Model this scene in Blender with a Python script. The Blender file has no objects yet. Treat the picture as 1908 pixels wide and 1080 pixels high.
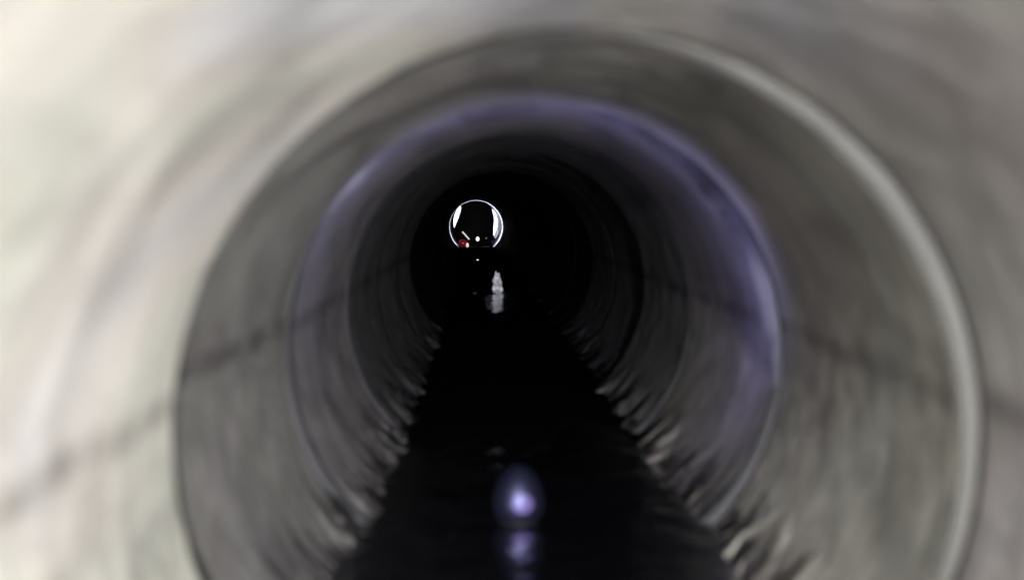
import bpy, bmesh, math, random
from mathutils import Vector, noise, Matrix
random.seed(7)
sc = bpy.context.scene
# ---------------------------------------------------------------- camera
F = 4505.0                       # focal length in photo pixels (85 mm on 36 mm, 1908 px)
VX, VY = 905.0, 395.0            # where the pipe's direction vanishes in the photo
cam_d = bpy.data.cameras.new('camera'); cam = bpy.data.objects.new('camera', cam_d)
sc.collection.objects.link(cam); sc.camera = cam
cam_d.lens = 85; cam_d.sensor_width = 36; cam_d.clip_start = .02; cam_d.clip_end = 500
cam.location = (0, 0, 0)
cam.rotation_euler = (math.radians(90) - math.atan((540 - VY) / F), 0, -math.atan((954 - VX) / F))
cam_d.dof.use_dof = True; cam_d.dof.focus_distance = 36.0; cam_d.dof.aperture_fstop = 4.0
# ---------------------------------------------------------------- world: night-dark under ground
w = bpy.data.worlds.new('World'); sc.world = w; w.use_nodes = True
nt = w.node_tree; bg = nt.nodes['Background']
sky = nt.nodes.new('ShaderNodeTexSky'); sky.sky_type = 'NISHITA'; sky.sun_disc = False
sky.sun_elevation = math.radians(2); sky.sun_rotation = math.radians(180)
nt.links.new(sky.outputs[0], bg.inputs[0]); bg.inputs[1].default_value = 0.002
# ---------------------------------------------------------------- hand lamp held behind the camera
def lamp(name, loc, energy, col, size):
    d = bpy.data.lights.new(name, 'POINT'); d.energy = energy; d.color = col; d.shadow_soft_size = size
    o = bpy.data.objects.new(name, d); sc.collection.objects.link(o); o.location = loc
    return o
lamp('work_light', (0.385, -3.5, 0.045), 10400, (1.0, .985, .965), .05)
# ---------------------------------------------------------------- colour management
sc.view_settings.view_transform = 'Standard'; sc.view_settings.look = 'None'
sc.view_settings.exposure = 0.0; sc.view_settings.gamma = 1
sc.cycles.max_bounces = 8; sc.cycles.diffuse_bounces = 4; sc.cycles.glossy_bounces = 4
sc.cycles.transparent_max_bounces = 8
sc.cycles.sample_clamp_indirect = 4

RP = .45
ZA = -.55 * RP                   # pipe axis below the camera
ZW = -1.30 * RP                  # water level
def cx(d):
    return .23 * RP - (.26 * (max(0, d - 5) / 35) ** 1.4)
def px(x, y, d):                 # photo pixel at distance d -> world point
    return Vector(((x - VX) * d / F, d, (VY - y) * d / F))

# ---------------------------------------------------------------- helpers
def tag(o, label=None, cat=None, group=None, kind=None):
    if label: o['label'] = label
    if cat: o['category'] = cat
    if group: o['group'] = group
    if kind: o['kind'] = kind
    return o
def link(name, me, mat, parent=None, smooth=True):
    o = bpy.data.objects.new(name, me); sc.collection.objects.link(o)
    if mat: me.materials.append(mat)
    if smooth: me.polygons.foreach_set('use_smooth', [True] * len(me.polygons))
    if parent:
        o.parent = parent; o.matrix_parent_inverse = Matrix.Translation(-parent.location)
    return o
def empty(name, loc):
    o = bpy.data.objects.new(name, None); sc.collection.objects.link(o); o.location = loc; o.empty_display_size = .1
    return o
def from_bm(name, bm, mat, parent=None, smooth=True):
    me = bpy.data.meshes.new(name); bm.to_mesh(me); bm.free()
    return link(name, me, mat, parent, smooth)
class N:
    def __init__(s, name):
        s.m = bpy.data.materials.new(name); s.m.use_nodes = True; s.t = s.m.node_tree
        s.b = s.t.nodes['Principled BSDF']; s.out = s.t.nodes['Material Output']
    def n(s, t, **k):
        x = s.t.nodes.new(t)
        for a, v in k.items(): setattr(x, a, v)
        return x
    def l(s, a, b): s.t.links.new(a, b)
    def math(s, op, a, b=None, clamp=False):
        x = s.n('ShaderNodeMath', operation=op, use_clamp=clamp)
        for i, v in enumerate((a, b)):
            if v is None: continue
            if isinstance(v, (int, float)): x.inputs[i].default_value = v
            else: s.l(v, x.inputs[i])
        return x.outputs[0]
    def noise(s, vec, scale, detail=4, rough=.55, dist=0.0, loc=None, sc3=None):
        mp = s.n('ShaderNodeMapping'); s.l(vec, mp.inputs[0])
        if loc: mp.inputs[1].default_value = loc
        if sc3: mp.inputs[3].default_value = sc3
        x = s.n('ShaderNodeTexNoise'); s.l(mp.outputs[0], x.inputs[0])
        x.inputs['Scale'].default_value = scale; x.inputs['Detail'].default_value = detail
        x.inputs['Roughness'].default_value = rough; x.inputs['Distortion'].default_value = dist
        return x
    def ramp(s, f, pts):
        r = s.n('ShaderNodeValToRGB'); s.l(f, r.inputs[0]); e = r.color_ramp.elements
        while len(e) < len(pts): e.new(.5)
        for q, (p, c) in zip(e, pts):
            q.position = p; q.color = (c, c, c, 1) if isinstance(c, (int, float)) else (*c, 1)
        return r.outputs[0]
    def mix(s, f, a, b, mode='MIX'):
        x = s.n('ShaderNodeMix', data_type='RGBA', blend_type=mode)
        for i, v in ((0, f), (6, a), (7, b)):
            if isinstance(v, (int, float)): x.inputs[i].default_value = v if i == 0 else (v, v, v, 1)
            elif isinstance(v, tuple): x.inputs[i].default_value = (*v, 1)
            else: s.l(v, x.inputs[i])
        return x.outputs[2]
def simple(name, col, rough=.5, metal=0, emit=None, es=0, bump=0, bs=60, lo=.75, hi=1.15):
    k = N(name)
    nz = k.noise(k.n('ShaderNodeTexCoord').outputs['Object'], bs)
    f = k.ramp(nz.outputs[0], [(.36, lo), (.64, hi)])
    k.l(k.mix(1.0, col, f, 'MULTIPLY'), k.b.inputs['Base Color'])
    k.b.inputs['Roughness'].default_value = rough; k.b.inputs['Metallic'].default_value = metal
    if emit:
        k.b.inputs['Emission Color'].default_value = (*emit, 1); k.b.inputs['Emission Strength'].default_value = es
    if bump:
        b = k.n('ShaderNodeBump'); b.inputs['Strength'].default_value = bump; b.inputs['Distance'].default_value = .01
        k.l(nz.outputs[0], b.inputs['Height']); k.l(b.outputs[0], k.b.inputs['Normal'])
    return k.m

# ---------------------------------------------------------------- concrete of the pipe
def concrete():
    k = N('pipe_concrete')
    uv = k.n('ShaderNodeUVMap', uv_map='UVMap').outputs[0]      # x: metres round the pipe from the crown, y: metres along
    pos = k.n('ShaderNodeNewGeometry').outputs['Position']
    sp = k.n('ShaderNodeSeparateXYZ'); k.l(pos, sp.inputs[0])
    z = sp.outputs['Z']
    info = k.n('ShaderNodeObjectInfo')
    # hue: grey with faint cream, green and pink fields
    hue = k.noise(uv, 1.6, 2, .5, .6, sc3=(1, .45, 1))
    base = k.ramp(hue.outputs[0], [(.30, (.35, .345, .34)), (.44, (.37, .368, .335)), (.52, (.357, .361, .336)), (.60, (.375, .355, .34)), (.72, (.35, .35, .375))])
    # casting bands run round the pipe
    band = k.noise(uv, 7, 3, .5, 0, sc3=(.10, 1, 1))
    base = k.mix(1.0, base, k.ramp(band.outputs[0], [(.3, .84), (.48, 1.0), (.7, 1.14)]), 'MULTIPLY')
    blot = k.noise(uv, 5.5, 5, .6, .8, loc=(3, 1, 0), sc3=(1, .30, 1))
    base = k.mix(1.0, base, k.ramp(blot.outputs[0], [(.3, .76), (.5, .99), (.72, 1.16)]), 'MULTIPLY')
    fine = k.noise(uv, 60, 6, .7, 0)
    base = k.mix(1.0, base, k.ramp(fine.outputs[0], [(.25, .8), (.75, 1.15)]), 'MULTIPLY')
    # below the old flood line: drip streaks
    drip = k.noise(uv, 14, 4, .6, 1.2, loc=(9, 4, 0), sc3=(.8, .6, 1))
    low = k.math('MULTIPLY', k.math('SUBTRACT', ZA + .03, z), 9, True)
    dr = k.ramp(drip.outputs[0], [(.30, .65), (.50, .95), (.68, 1.25)])
    base = k.mix(low, base, k.mix(1.0, base, dr, 'MULTIPLY'))
    # the flood line itself, a ragged dark stripe
    wob = k.noise(uv, 3.2, 4, .6, 0, loc=(1, 7, 0), sc3=(.1, .6, 1))
    zl = k.math('ADD', z, k.math('MULTIPLY', k.math('SUBTRACT', wob.outputs[0], .5), .035))
    dd = k.math('ABSOLUTE', k.math('SUBTRACT', zl, ZA + .035))
    line = k.math('MULTIPLY', k.math('SUBTRACT', .027, dd), 45, True)
    brk = k.ramp(k.noise(uv, 6, 4, .6, 0, loc=(5, 2, 0)).outputs[0], [(.36, 0.15), (.6, .8)])
    base = k.mix(k.math('MULTIPLY', line, brk), base, (.11, .10, .095))
    # black slime just above the water with a fingered upper edge
    fin = k.noise(uv, 17, 5, .65, .9, loc=(2, 8, 0), sc3=(.5, 1, 1))
    fb = k.noise(uv, 3.5, 2, .5, 0, loc=(4, 3, 0), sc3=(.2, 1, 1))
    top = k.math('ADD', k.math('MULTIPLY', k.math('SUBTRACT', fin.outputs[0], .5), .60), k.math('MULTIPLY', k.math('SUBTRACT', fb.outputs[0], .5), .14))
    sl = k.math('MULTIPLY', k.math('SUBTRACT', k.math('ADD', top, ZW + .068), z), 14, True)
    base = k.mix(sl, base, (.012, .011, .012))
    side_shade = k.n('ShaderNodeAttribute', attribute_name='side_shade').outputs['Color']
    base = k.mix(1.0, base, side_shade, 'MULTIPLY')
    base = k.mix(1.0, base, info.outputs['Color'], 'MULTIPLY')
    k.l(base, k.b.inputs['Base Color'])
    k.l(k.math('MULTIPLY', info.outputs['Alpha'], .4), k.b.inputs['Specular IOR Level'])
    rr = k.ramp(blot.outputs[0], [(.35, .42), (.6, .75)])
    k.l(rr, k.b.inputs['Roughness'])
    b1 = k.n('ShaderNodeBump'); b1.inputs['Strength'].default_value = .5; b1.inputs['Distance'].default_value = .012
    h = k.math('ADD', k.math('MULTIPLY', fine.outputs[0], .25), k.math('ADD', k.math('MULTIPLY', band.outputs[0], .15), k.math('MULTIPLY', blot.outputs[0], .4)))
    k.l(h, b1.inputs['Height']); k.l(b1.outputs[0], k.b.inputs['Normal'])
    return k.m
CON = concrete()

def fb(v, s, o=3):
    return noise.fractal(Vector(v) * s, 1.0, 2.0, o)
NA = 288
def pipe_mesh(name, y0, y1, ox, oz, r, seed, nrow, fine=True, ch=.010, chd=.006, ox2=None, side=1, amt=0, topw=0):
    ox2 = ox if ox2 is None else ox2
    """solid concrete pipe length with chamfered bore, socket at the far end; y in world metres"""
    rows = [(y0, r + .055, 0), (y0, r + .014, 0), (y0 + .003, r + chd, .5), (y0 + ch * .55, r + chd * .35, .8)]
    for i in range(nrow + 1):
        rows.append((y0 + ch + .01 + (y1 - y0 - .035 - ch) * i / nrow, r, 1))
    rows += [(y1 - .012, r + .002, .6), (y1 - .004, r + .009, 0), (y1, r + .02, 0), (y1, r + .105, 0), (y1 + .07, r + .105, 0),
             (y1 + .07, r + .17, 0), (y1 - .12, r + .17, 0), (y1 - .2, r + .055, 0)]
    vs = []; uvs = []
    for (y, rr, wt) in rows:
        c = cx(y) + ox + (ox2 - ox) * min(1, max(0, (y - y0) / (y1 - y0)))
        for j in range(NA):
            a = 2 * math.pi * j / NA          # from the crown, clockwise seen from the camera
            rad = rr
            ca, sa = math.cos(a), math.sin(a)
            if wt and fine:
                q = (sa * RP + seed, y * .3, ca * RP)
                rad += wt * (.0020 * fb(q, 3.0) + .0012 * fb(q, 14))
                zz = ZA + oz + ca * rr
                hgt = zz - ZW
                if hgt < .09:                  # crust of deposits that thickens towards the water
                    k = min(1, max(0, (.09 - hgt) / .08))
                    n2 = fb((a * .8 + seed, y * 1.5, 0), 2.6, 4)
                    n3 = fb((a * 3 + seed, y * 9.0, 3), 1.7, 3)
                    rad -= wt * k * max(0, .004 + .022 * n2 + .006 * n3)
            vs.append((c + sa * rad, y, ZA + oz + ca * rad)); uvs.append((a * RP, y))
    nr = len(rows); fs = []; fuv = []
    for i in range(nr):
        i2 = (i + 1) % nr
        for j in range(NA):
            j2 = (j + 1) % NA
            fs.append((i * NA + j, i * NA + j2, i2 * NA + j2, i2 * NA + j))
            u0 = 2 * math.pi * j / NA * RP; u1 = 2 * math.pi * (j + 1) / NA * RP
            ya, yb = rows[i][0], rows[i2][0]
            if i2 == 0: yb = ya
            fuv += [(u0 + seed * .7, ya), (u1 + seed * .7, ya), (u1 + seed * .7, yb), (u0 + seed * .7, yb)]
    me = bpy.data.meshes.new(name); me.from_pydata(vs, [], fs); me['rows'] = nr
    uvl = me.uv_layers.new(name='UVMap')
    for k, t in enumerate(fuv): uvl.data[k].uv = t
    ca_ = me.color_attributes.new(name='side_shade', type='FLOAT_COLOR', domain='POINT')   # shade painted into the colour
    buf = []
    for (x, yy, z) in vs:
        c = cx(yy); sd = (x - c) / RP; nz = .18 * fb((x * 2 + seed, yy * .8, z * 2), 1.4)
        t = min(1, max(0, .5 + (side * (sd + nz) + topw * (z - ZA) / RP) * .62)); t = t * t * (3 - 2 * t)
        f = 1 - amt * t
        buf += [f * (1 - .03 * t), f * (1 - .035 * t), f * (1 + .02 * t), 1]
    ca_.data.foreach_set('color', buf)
    return me
JOINTS = [-5.0, -2.9, .85, 2.70, 4.53, 6.36, 8.20]
n_far = 17; step = (40.0 - 8.2) / n_far
#             ox     oz    r      tint (light falloff painted in)               label
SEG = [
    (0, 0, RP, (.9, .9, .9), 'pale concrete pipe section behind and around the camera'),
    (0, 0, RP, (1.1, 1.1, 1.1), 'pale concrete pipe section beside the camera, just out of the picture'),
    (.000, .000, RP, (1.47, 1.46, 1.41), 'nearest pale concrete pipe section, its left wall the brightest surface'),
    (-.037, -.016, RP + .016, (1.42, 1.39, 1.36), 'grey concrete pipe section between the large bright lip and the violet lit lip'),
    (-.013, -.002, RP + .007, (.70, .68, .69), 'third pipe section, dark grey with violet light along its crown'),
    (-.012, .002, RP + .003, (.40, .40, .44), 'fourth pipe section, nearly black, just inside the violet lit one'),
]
allseg = []
for i, (ox, oz, r, t, lab) in enumerate(SEG):
    y0 = JOINTS[i] + .006; y1 = JOINTS[i + 1] - .006
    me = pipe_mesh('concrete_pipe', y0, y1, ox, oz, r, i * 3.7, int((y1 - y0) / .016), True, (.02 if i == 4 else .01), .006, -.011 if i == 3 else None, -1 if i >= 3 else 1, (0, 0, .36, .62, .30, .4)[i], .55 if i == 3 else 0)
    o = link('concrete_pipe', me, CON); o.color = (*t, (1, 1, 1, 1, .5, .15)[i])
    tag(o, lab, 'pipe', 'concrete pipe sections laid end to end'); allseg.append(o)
farseg = []; y = 8.2
for i in range(n_far):
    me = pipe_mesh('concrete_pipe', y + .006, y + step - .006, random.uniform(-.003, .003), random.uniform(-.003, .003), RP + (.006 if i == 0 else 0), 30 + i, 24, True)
    o = link('concrete_pipe', me, CON); o.color = (.24, .24, .27, .1) if i < 2 else (.03, .03, .035, .05)  # far sections coloured near black in place of light falloff
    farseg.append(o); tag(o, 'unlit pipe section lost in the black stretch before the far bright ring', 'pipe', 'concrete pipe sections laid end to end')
    y += step
END = y                                            # 40 m
me = pipe_mesh('concrete_pipe', END + .004, END + 9, 0, 0, RP - .006, 77, 200, False)
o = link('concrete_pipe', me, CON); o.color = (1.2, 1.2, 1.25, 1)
tag(o, 'farthest pipe section, lit inside so its mouth shows as a small bright ring', 'pipe', 'concrete pipe sections laid end to end')

ENDM = simple('shaded_pipe_end', (.023, .023, .021), .8, bump=.3, bs=9)  # end-face colour darkened to hold back the light it catches
END2 = simple('deep_shaded_pipe_end', (.010, .010, .013), .8, bump=.3, bs=9)  # deeper joint faces, shade put into the colour
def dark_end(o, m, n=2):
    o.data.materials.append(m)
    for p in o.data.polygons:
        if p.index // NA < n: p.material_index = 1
BLKE = simple('black_pipe_end', (.003, .003, .0035), 1.0)  # shade painted on far joint faces so no rims show
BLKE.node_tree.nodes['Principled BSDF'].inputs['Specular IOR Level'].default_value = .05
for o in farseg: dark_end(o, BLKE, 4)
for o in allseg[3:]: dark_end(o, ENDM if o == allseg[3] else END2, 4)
# ---------------------------------------------------------------- mortar smeared into the joint at the violet lip
MORT = simple('mortar', (.10, .10, .13), .6, bump=.5, bs=5, lo=.15, hi=1.35)
def mortar(d, ox, oz, r0, amp, width, a0, a1, seed, parent):
    vs = []; fs = []; na = 260; nl = 14
    for i in range(na + 1):
        a = a0 + (a1 - a0) * i / na
        e = math.sin(math.pi * i / na) ** .35
        wdt = width * (.45 + .9 * abs(fb((a * 2 + seed, 0, 0), 1.3))) * e + .004
        hh = amp * (.55 + .8 * abs(fb((a * 3, seed, 0), 1.1))) * e
        for j in range(nl + 1):
            t = j / nl
            yy = d - .004 + wdt * t
            prof = math.sin(math.pi * t ** .8) ** 1.2
            rad = r0 + .003 - hh * prof - .004 * fb((a * 4, yy * 12, seed), 1.5) * prof
            vs.append((cx(yy) + ox + math.sin(a) * rad, yy, ZA + oz + math.cos(a) * rad))
    for i in range(na):
        for j in range(nl):
            q = i * (nl + 1) + j
            fs.append((q, q + 1, q + nl + 2, q + nl + 1))
    me = bpy.data.meshes.new('mortar_band'); me.from_pydata(vs, [], fs)
    o = link('mortar_band', me, MORT); o.parent = parent
    return o
R_ = math.radians
mortar(4.53, -.013, -.002, RP + .007, .026, .55, R_(12), R_(100), 5, allseg[4])
mortar(4.53, -.013, -.002, RP + .007, .020, .36, R_(-60), R_(6), 11, allseg[4])

# ---------------------------------------------------------------- water
def water():
    k = N('dark_water')
    k.b.inputs['Base Color'].default_value = (.004, .004, .006, 1)
    k.b.inputs['Roughness'].default_value = .09; k.b.inputs['IOR'].default_value = 1.33; k.b.inputs['Specular IOR Level'].default_value = .25
    tc = k.n('ShaderNodeTexCoord').outputs['Object']
    a = k.noise(tc, 9, 3, .5, .4, sc3=(1, .6, 1)); b = k.noise(tc, 3, 2, .5, 0, sc3=(1, .5, 1))
    bp = k.n('ShaderNodeBump'); bp.inputs['Strength'].default_value = 1; bp.inputs['Distance'].default_value = .007
    k.l(k.math('ADD', a.outputs[0], b.outputs[0]), bp.inputs['Height']); k.l(bp.outputs[0], k.b.inputs['Normal'])
    return k.m
vs = []; fs = []; ny = 120
for i in range(ny + 1):
    yy = -4.9 + (48.9 + 4.9) * i / ny; h = .345
    vs += [(cx(yy) - h, yy, ZW), (cx(yy) + h, yy, ZW)]
for i in range(ny): fs.append((2 * i, 2 * i + 1, 2 * i + 3, 2 * i + 2))
me = bpy.data.meshes.new('water'); me.from_pydata(vs, [], fs)
tag(link('water', me, water(), smooth=False), kind='structure')

SLM = simple('black_cover', (.004, .004, .004), 1.0); SLM.node_tree.nodes['Principled BSDF'].inputs['Specular IOR Level'].default_value = 0  # black matte sheet added over the water to hide far reflections
vs = []; fs = []; ny = 420; nx = 48
for i in range(ny + 1):
    yy = 17.75 + (END + 8.5 - 17.75) * i / ny
    for j in range(nx + 1):
        u = j / nx * 2 - 1
        u = j / nx * 2 - 1; st = 6.3 + .9 * fb((u * 1.5, 3, 1), 1.6); yy = st + (END + 8.5 - st) * i / ny
        vs.append((cx(yy) + u * .36, yy, ZW + (-.01 if i == 0 else .003 + .003 * fb((u, yy * 2, 0), 2))))
for i in range(ny):
    for j in range(nx):
        q = i * (nx + 1) + j; yy = 6.3 + (END + 8.5 - 6.3) * i / ny; u = j / nx * 2 - 1
        if abs((yy - 16.1) / 1.75) ** 3 + abs((u - .13) / .34) ** 3 + .5 * fb((u * 4, yy * 1.5, 2), 1.2) < 1: continue     # gap in the sheet, water left open
        fs.append((q, q + 1, q + nx + 2, q + nx + 1))
me = bpy.data.meshes.new('reflection_cover'); me.from_pydata(vs, [], fs)
tag(link('reflection_cover', me, SLM), kind='structure')
# ---------------------------------------------------------------- floating lamp with a violet light
fl = px(966, 975, 4.54); fl.z = ZW
root = empty('floating_lamp', fl)
tag(root, 'small clear egg shaped float with a glowing violet light on the black water', 'lamp')
k = N('clear_shell')
tr = k.n('ShaderNodeBsdfTransparent'); tr.inputs[0].default_value = (.93, .93, .97, 1)
gl = k.n('ShaderNodeBsdfGlossy'); gl.inputs['Roughness'].default_value = .45
tl = k.n('ShaderNodeBsdfTranslucent'); tl.inputs[0].default_value = (.5, .5, .8, 1)
m1 = k.n('ShaderNodeMixShader'); m1.inputs[0].default_value = .045; gl.inputs[0].default_value = (.5, .55, .95, 1)
m2 = k.n('ShaderNodeMixShader'); m2.inputs[0].default_value = .012
k.l(tr.outputs[0], m1.inputs[1]); k.l(gl.outputs[0], m1.inputs[2]); k.l(m1.outputs[0], m2.inputs[1]); k.l(tl.outputs[0], m2.inputs[2]); k.l(m2.outputs[0], k.out.inputs[0])
SHELL = k.m
def sphere(seg=32, rings=20, f=None):
    bm = bmesh.new(); bmesh.ops.create_uvsphere(bm, u_segments=seg, v_segments=rings, radius=1)
    if f:
        for v in bm.verts: v.co = Vector(f(v.co))
    return bm
from_bm('shell', sphere(f=lambda c: (fl.x + c.x * .047 * (1 - .18 * c.z), fl.y + c.y * .047 * (1 - .18 * c.z), fl.z + .050 + c.z * .060)), SHELL, root)
GL = N('violet_lamp'); e = GL.n('ShaderNodeEmission')
tcn = GL.n('ShaderNodeLayerWeight'); tcn.inputs[0].default_value = .5
e.inputs[0].default_value = (.50, .36, 1, 1); e.inputs[1].default_value = .42; GL.l(e.outputs[0], GL.out.inputs[0])
from_bm('lamp_bulb', sphere(20, 14, lambda c: (fl.x + .008 + c.x * .020, fl.y + c.y * .019, fl.z + .036 + c.z * .019)), GL.m, root)
bm = bmesh.new()
bmesh.ops.create_cone(bm, cap_ends=True, segments=32, radius1=.030, radius2=.034, depth=.012)
for v in bm.verts: v.co += Vector((fl.x, fl.y, fl.z - .003))
from_bm('float_base', bm, simple('float_plastic', (.006, .006, .008), .4), root, False)
vd = bpy.data.lights.new('violet_light', 'SPOT'); vd.energy = 11.5; vd.color = (.50, .46, 1.0); vd.shadow_soft_size = .015; vd.spot_size = math.radians(155); vd.spot_blend = 1.0
vl = bpy.data.objects.new('violet_light', vd); sc.collection.objects.link(vl); vl.location = (fl.x, fl.y, fl.z + .125)
vl.rotation_euler = (Vector((fl.x + .16, fl.y + .42, ZA + RP)) - vl.location).to_track_quat('-Z', 'Y').to_euler()
vl.parent = root; vl.matrix_parent_inverse = Matrix.Translation(-fl)

# ---------------------------------------------------------------- litter in the water
SCRAP = simple('pale_plastic', (.84, .86, .97), .35, bump=1.0, bs=28, lo=.35, hi=1.2)
def crumple(name, base, w, h, seed, mat, label, cat, prongs=(), group=None):
    bm = bmesh.new(); bmesh.ops.create_icosphere(bm, subdivisions=5, radius=1)
    for v in bm.verts:
        c = v.co.copy()
        n1 = noise.noise(c * 1.7 + Vector((seed, 0, 0))); n2 = 1 - abs(noise.noise(c * 3.3 + Vector((0, seed, 0)))) * 2
        s = .75 + .45 * n1 + .22 * n2
        t = (c.z + 1) / 2
        wx = w * (1.15 - .55 * t)
        z = h * t
        for (pa, ph, pw) in prongs:            # torn tips
            g = math.exp(-((c.x - pa) / pw) ** 2)
            z += h * ph * g * max(0, t - .35)
        v.co = Vector((base.x + c.x * s * wx * .5, base.y + c.y * s * wx * .4, base.z - .01 + z * (.9 + .12 * n2)))
    o = from_bm(name, bm, mat)
    tag(o, label, cat, group); return o
b = px(926, 546, 17.45); b.z = ZW
crumple('plastic_scrap', b, .088, .15, 3.1, SCRAP, 'pale ragged crumpled plastic scrap standing in black water below the far ring', 'litter', ((-.45, .30, .3), (.5, .22, .25)))
b = px(885, 548, 17.3); b.z = ZW
crumple('wet_scrap', b, .055, .02, 8.2, simple('dark_plastic', (.10, .10, .11), .35), 'dim flat wet scrap on the water left of the pale ragged scrap', 'litter')
b = px(922, 651, 10.3); b.z = ZW
crumple('foam_speck', b, .018, .014, 5.2, simple('dim_foam', (.16, .16, .17), .5), 'tiny dim speck of foam floating on the black water midway', 'foam')

# ---------------------------------------------------------------- pipe robot at the far ring
DR = 39.9
S = DR / F                                        # metres per photo pixel there
BLK = simple('black_casing', (.006, .006, .007), .6)
BLK.node_tree.nodes['Principled BSDF'].inputs['Specular IOR Level'].default_value = .08
WHT = simple('white_crescent', (.8, .8, .85), .3)
rb = px(889, 461, DR); rb.z = ZW
root = empty('pipe_robot', rb)
tag(root, 'black rounded pipe robot with a red tail light silhouetted in the far bright ring', 'robot')
def superell(name, cxp, z0, z1, hw, y0, y1, n, mat, parent, bev=.03):
    bm = bmesh.new(); loops = []
    cz = (z0 + z1) / 2; hh = (z1 - z0) / 2
    for (yy, s) in ((y0, 1 - bev / hw), (y0 + bev, 1), (y1 - bev, 1), (y1, 1 - bev / hw)):
        L = []
        for i in range(64):
            a = 2 * math.pi * i / 64; c, s_ = math.cos(a), math.sin(a)
            L.append(bm.verts.new((cxp + hw * s * math.copysign(abs(c) ** (2 / n), c), yy, cz + hh * s * math.copysign(abs(s_) ** (2 / n), s_))))
        loops.append(L)
    for A, B in zip(loops, loops[1:]):
        for i in range(64): bm.faces.new((A[i], A[(i + 1) % 64], B[(i + 1) % 64], B[i]))
    bm.faces.new(loops[0]); bm.faces.new(loops[-1])
    bmesh.ops.recalc_face_normals(bm, faces=bm.faces)
    return from_bm(name, bm, mat, parent)
superell('body', (889 - VX) * S, ZW + .01, (VY - 375) * S, 30.5 * S, DR, DR + .5, 2.9, BLK, root)
def blob(name, xp, yp, dy, rx, rz, mat, parent, ry=None):
    c = px(xp, yp, DR + dy)
    return from_bm(name, sphere(20, 12, lambda v: (c.x + v.x * rx * S, c.y + v.y * (ry or .01), c.z + v.z * rz * S)), mat, parent)
LMP = N('rear_lamp'); e = LMP.n('ShaderNodeEmission'); e.inputs[0].default_value = (1, 1, .93, 1); e.inputs[1].default_value = 1.4; LMP.l(e.outputs[0], LMP.out.inputs[0])
LM2 = N('dim_lamp'); e = LM2.n('ShaderNodeEmission'); e.inputs[0].default_value = (.9, .85, .8, 1); e.inputs[1].default_value = .12; LM2.l(e.outputs[0], LM2.out.inputs[0])
blob('rear_lamp', 890, 445, -.01, 3.2, 4.2, LMP.m, root)
blob('rear_lamp', 906, 443.5, -.01, 1.8, 1.8, LM2.m, root)
RED = N('red_lens'); RED.b.inputs['Base Color'].default_value = (.3, .01, .03, 1); RED.b.inputs['Roughness'].default_value = .2
RED.b.inputs['Emission Color'].default_value = (.5, .015, .04, 1); RED.b.inputs['Emission Strength'].default_value = .10
t = blob('tail_light', 862.5, 453, -.03, 8.5, 7, RED.m, root, .03)
PNK = N('tail_glint'); e = PNK.n('ShaderNodeEmission'); e.inputs[0].default_value = (1, .72, .72, 1); e.inputs[1].default_value = 1.0; PNK.l(e.outputs[0], PNK.out.inputs[0])
g = blob('tail_highlight', 871, 456.5, -.06, 2.6, 4.2, PNK.m, root);  # highlight on the red lens, painted as a glowing blob
def bar(name, a, b, r, mat, parent):
    a = Vector(a); b = Vector(b); bm = bmesh.new(); d = b - a
    bmesh.ops.create_cone(bm, cap_ends=True, segments=12, radius1=r, radius2=r, depth=d.length)
    M = Matrix.Translation((a + b) / 2) @ d.to_track_quat('Z', 'Y').to_matrix().to_4x4()
    bmesh.ops.transform(bm, matrix=M, verts=bm.verts); return from_bm(name, bm, mat, parent)
LMS = N('glowing_guard_bar'); e = LMS.n('ShaderNodeEmission'); e.inputs[0].default_value = (.95, .93, .9, 1); e.inputs[1].default_value = .75; LMS.l(e.outputs[0], LMS.out.inputs[0])  # white guard bar, its brightness put in as glow
bar('glowing_guard_bar', px(861.5, 431.5, DR - .03), px(874.5, 446, DR - .03), 1.3 * S, LMS.m, root)
for sx in (-1, 1):
    for yy in (DR + .12, DR + .42):
        bm = bmesh.new(); bmesh.ops.create_cone(bm, cap_ends=True, segments=32, radius1=.075, radius2=.075, depth=.05)
        bmesh.ops.rotate(bm, verts=bm.verts, cent=(0, 0, 0), matrix=Matrix.Rotation(math.pi / 2, 3, 'Y'))
        for v in bm.verts: v.co += Vector(((889 - VX) * S + sx * .235, yy, ZW + .02))
        from_bm('wheel', bm, BLK, root, False)
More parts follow.
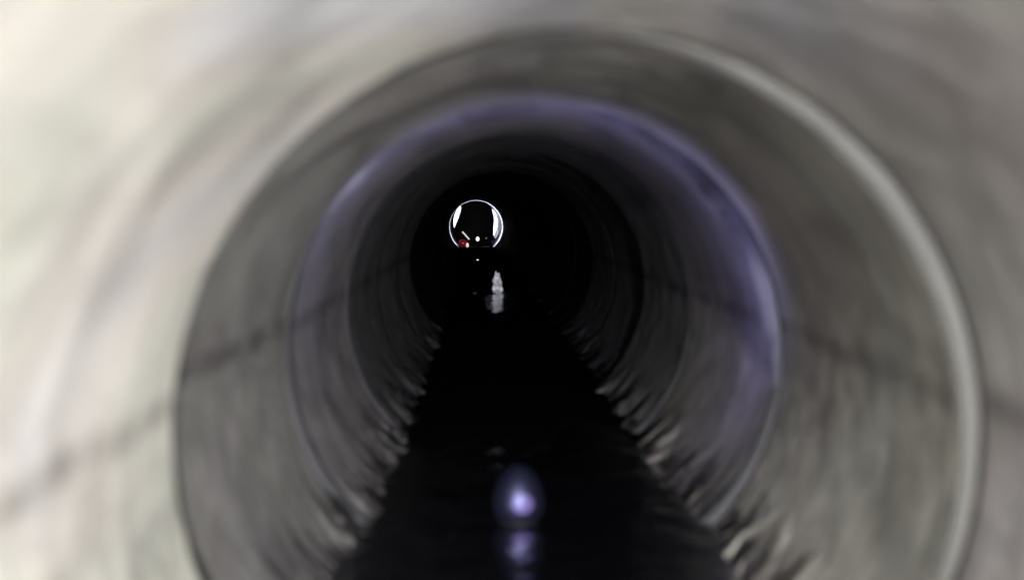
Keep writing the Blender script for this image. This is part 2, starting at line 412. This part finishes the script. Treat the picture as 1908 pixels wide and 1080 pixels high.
# pale crescents added ahead of the body for highlights on the bore, lit by its front lamp
def crescent(pts_out, pts_in, dy, mat=None):
    bm = bmesh.new(); d = DR + dy; n = len(pts_out)
    fr = [[bm.verts.new(px(x, y, d + q)) for (x, y) in P] for q in (0, .02) for P in (pts_out, pts_in)]
    o0, i0, o1, i1 = fr
    for k in range(n - 1):
        for A, B in ((o0, i0), (i0, i1), (i1, o1), (o1, o0)): bm.faces.new((A[k], A[k + 1], B[k + 1], B[k]))
    bm.faces.new((o0[0], i0[0], i1[0], o1[0])); bm.faces.new((o0[-1], i0[-1], i1[-1], o1[-1]))
    bmesh.ops.recalc_face_normals(bm, faces=bm.faces)
    return from_bm('highlight_crescent', bm, mat or WHT, root, False)
crescent([(856.5, 383), (850, 392), (846, 403), (844.5, 414), (846, 424)], [(859.5, 386), (858, 395), (854.5, 406), (851, 414), (847, 424)], 1.3)
crescent([(917, 389), (924, 399), (927.5, 412), (926, 427), (921, 439)], [(916.5, 391), (919.5, 402), (920.5, 412), (919, 426), (919, 438)], 1.3)
GRY = simple('grey_crescent', (.22, .24, .28), .4, bs=30, lo=.6, hi=1.3)  # grey crescent added in place of the dimly lit bore
crescent([(919, 386), (929, 398), (934, 414), (932, 430), (923, 445)], [(917, 388), (925, 399), (928, 412), (926.5, 427), (921, 441)], 1.5, GRY)
FLX = (887 - VX) * S
fr = lamp('front_light', (FLX, DR + .72, ZA + .02), 46, (.76, .82, 1.0), .03); fr.parent = root; fr.matrix_parent_inverse = Matrix.Translation(-rb)

ml = px(890, 486, 29.3)
root = empty('lamp_reflection', (ml.x, ml.y, ZW))  # glowing dot added for the rear lamp's reflection in the water
tag(root, 'tiny glowing dot below the far ring, added as the reflection of the rear lamp', 'light')
from_bm('reflection_dot', sphere(16, 10, lambda v: (ml.x + v.x * .016, ml.y + v.y * .016, ml.z + v.z * .02)), LMP.m, root)
bm = bmesh.new(); bmesh.ops.create_cone(bm, cap_ends=True, segments=24, radius1=.03, radius2=.018, depth=max(.02, ml.z - ZW))
for v in bm.verts: v.co += Vector((ml.x, ml.y + .03, (ml.z + ZW) / 2))
from_bm('base', bm, BLK, root, False)  # stand added under the reflection dot
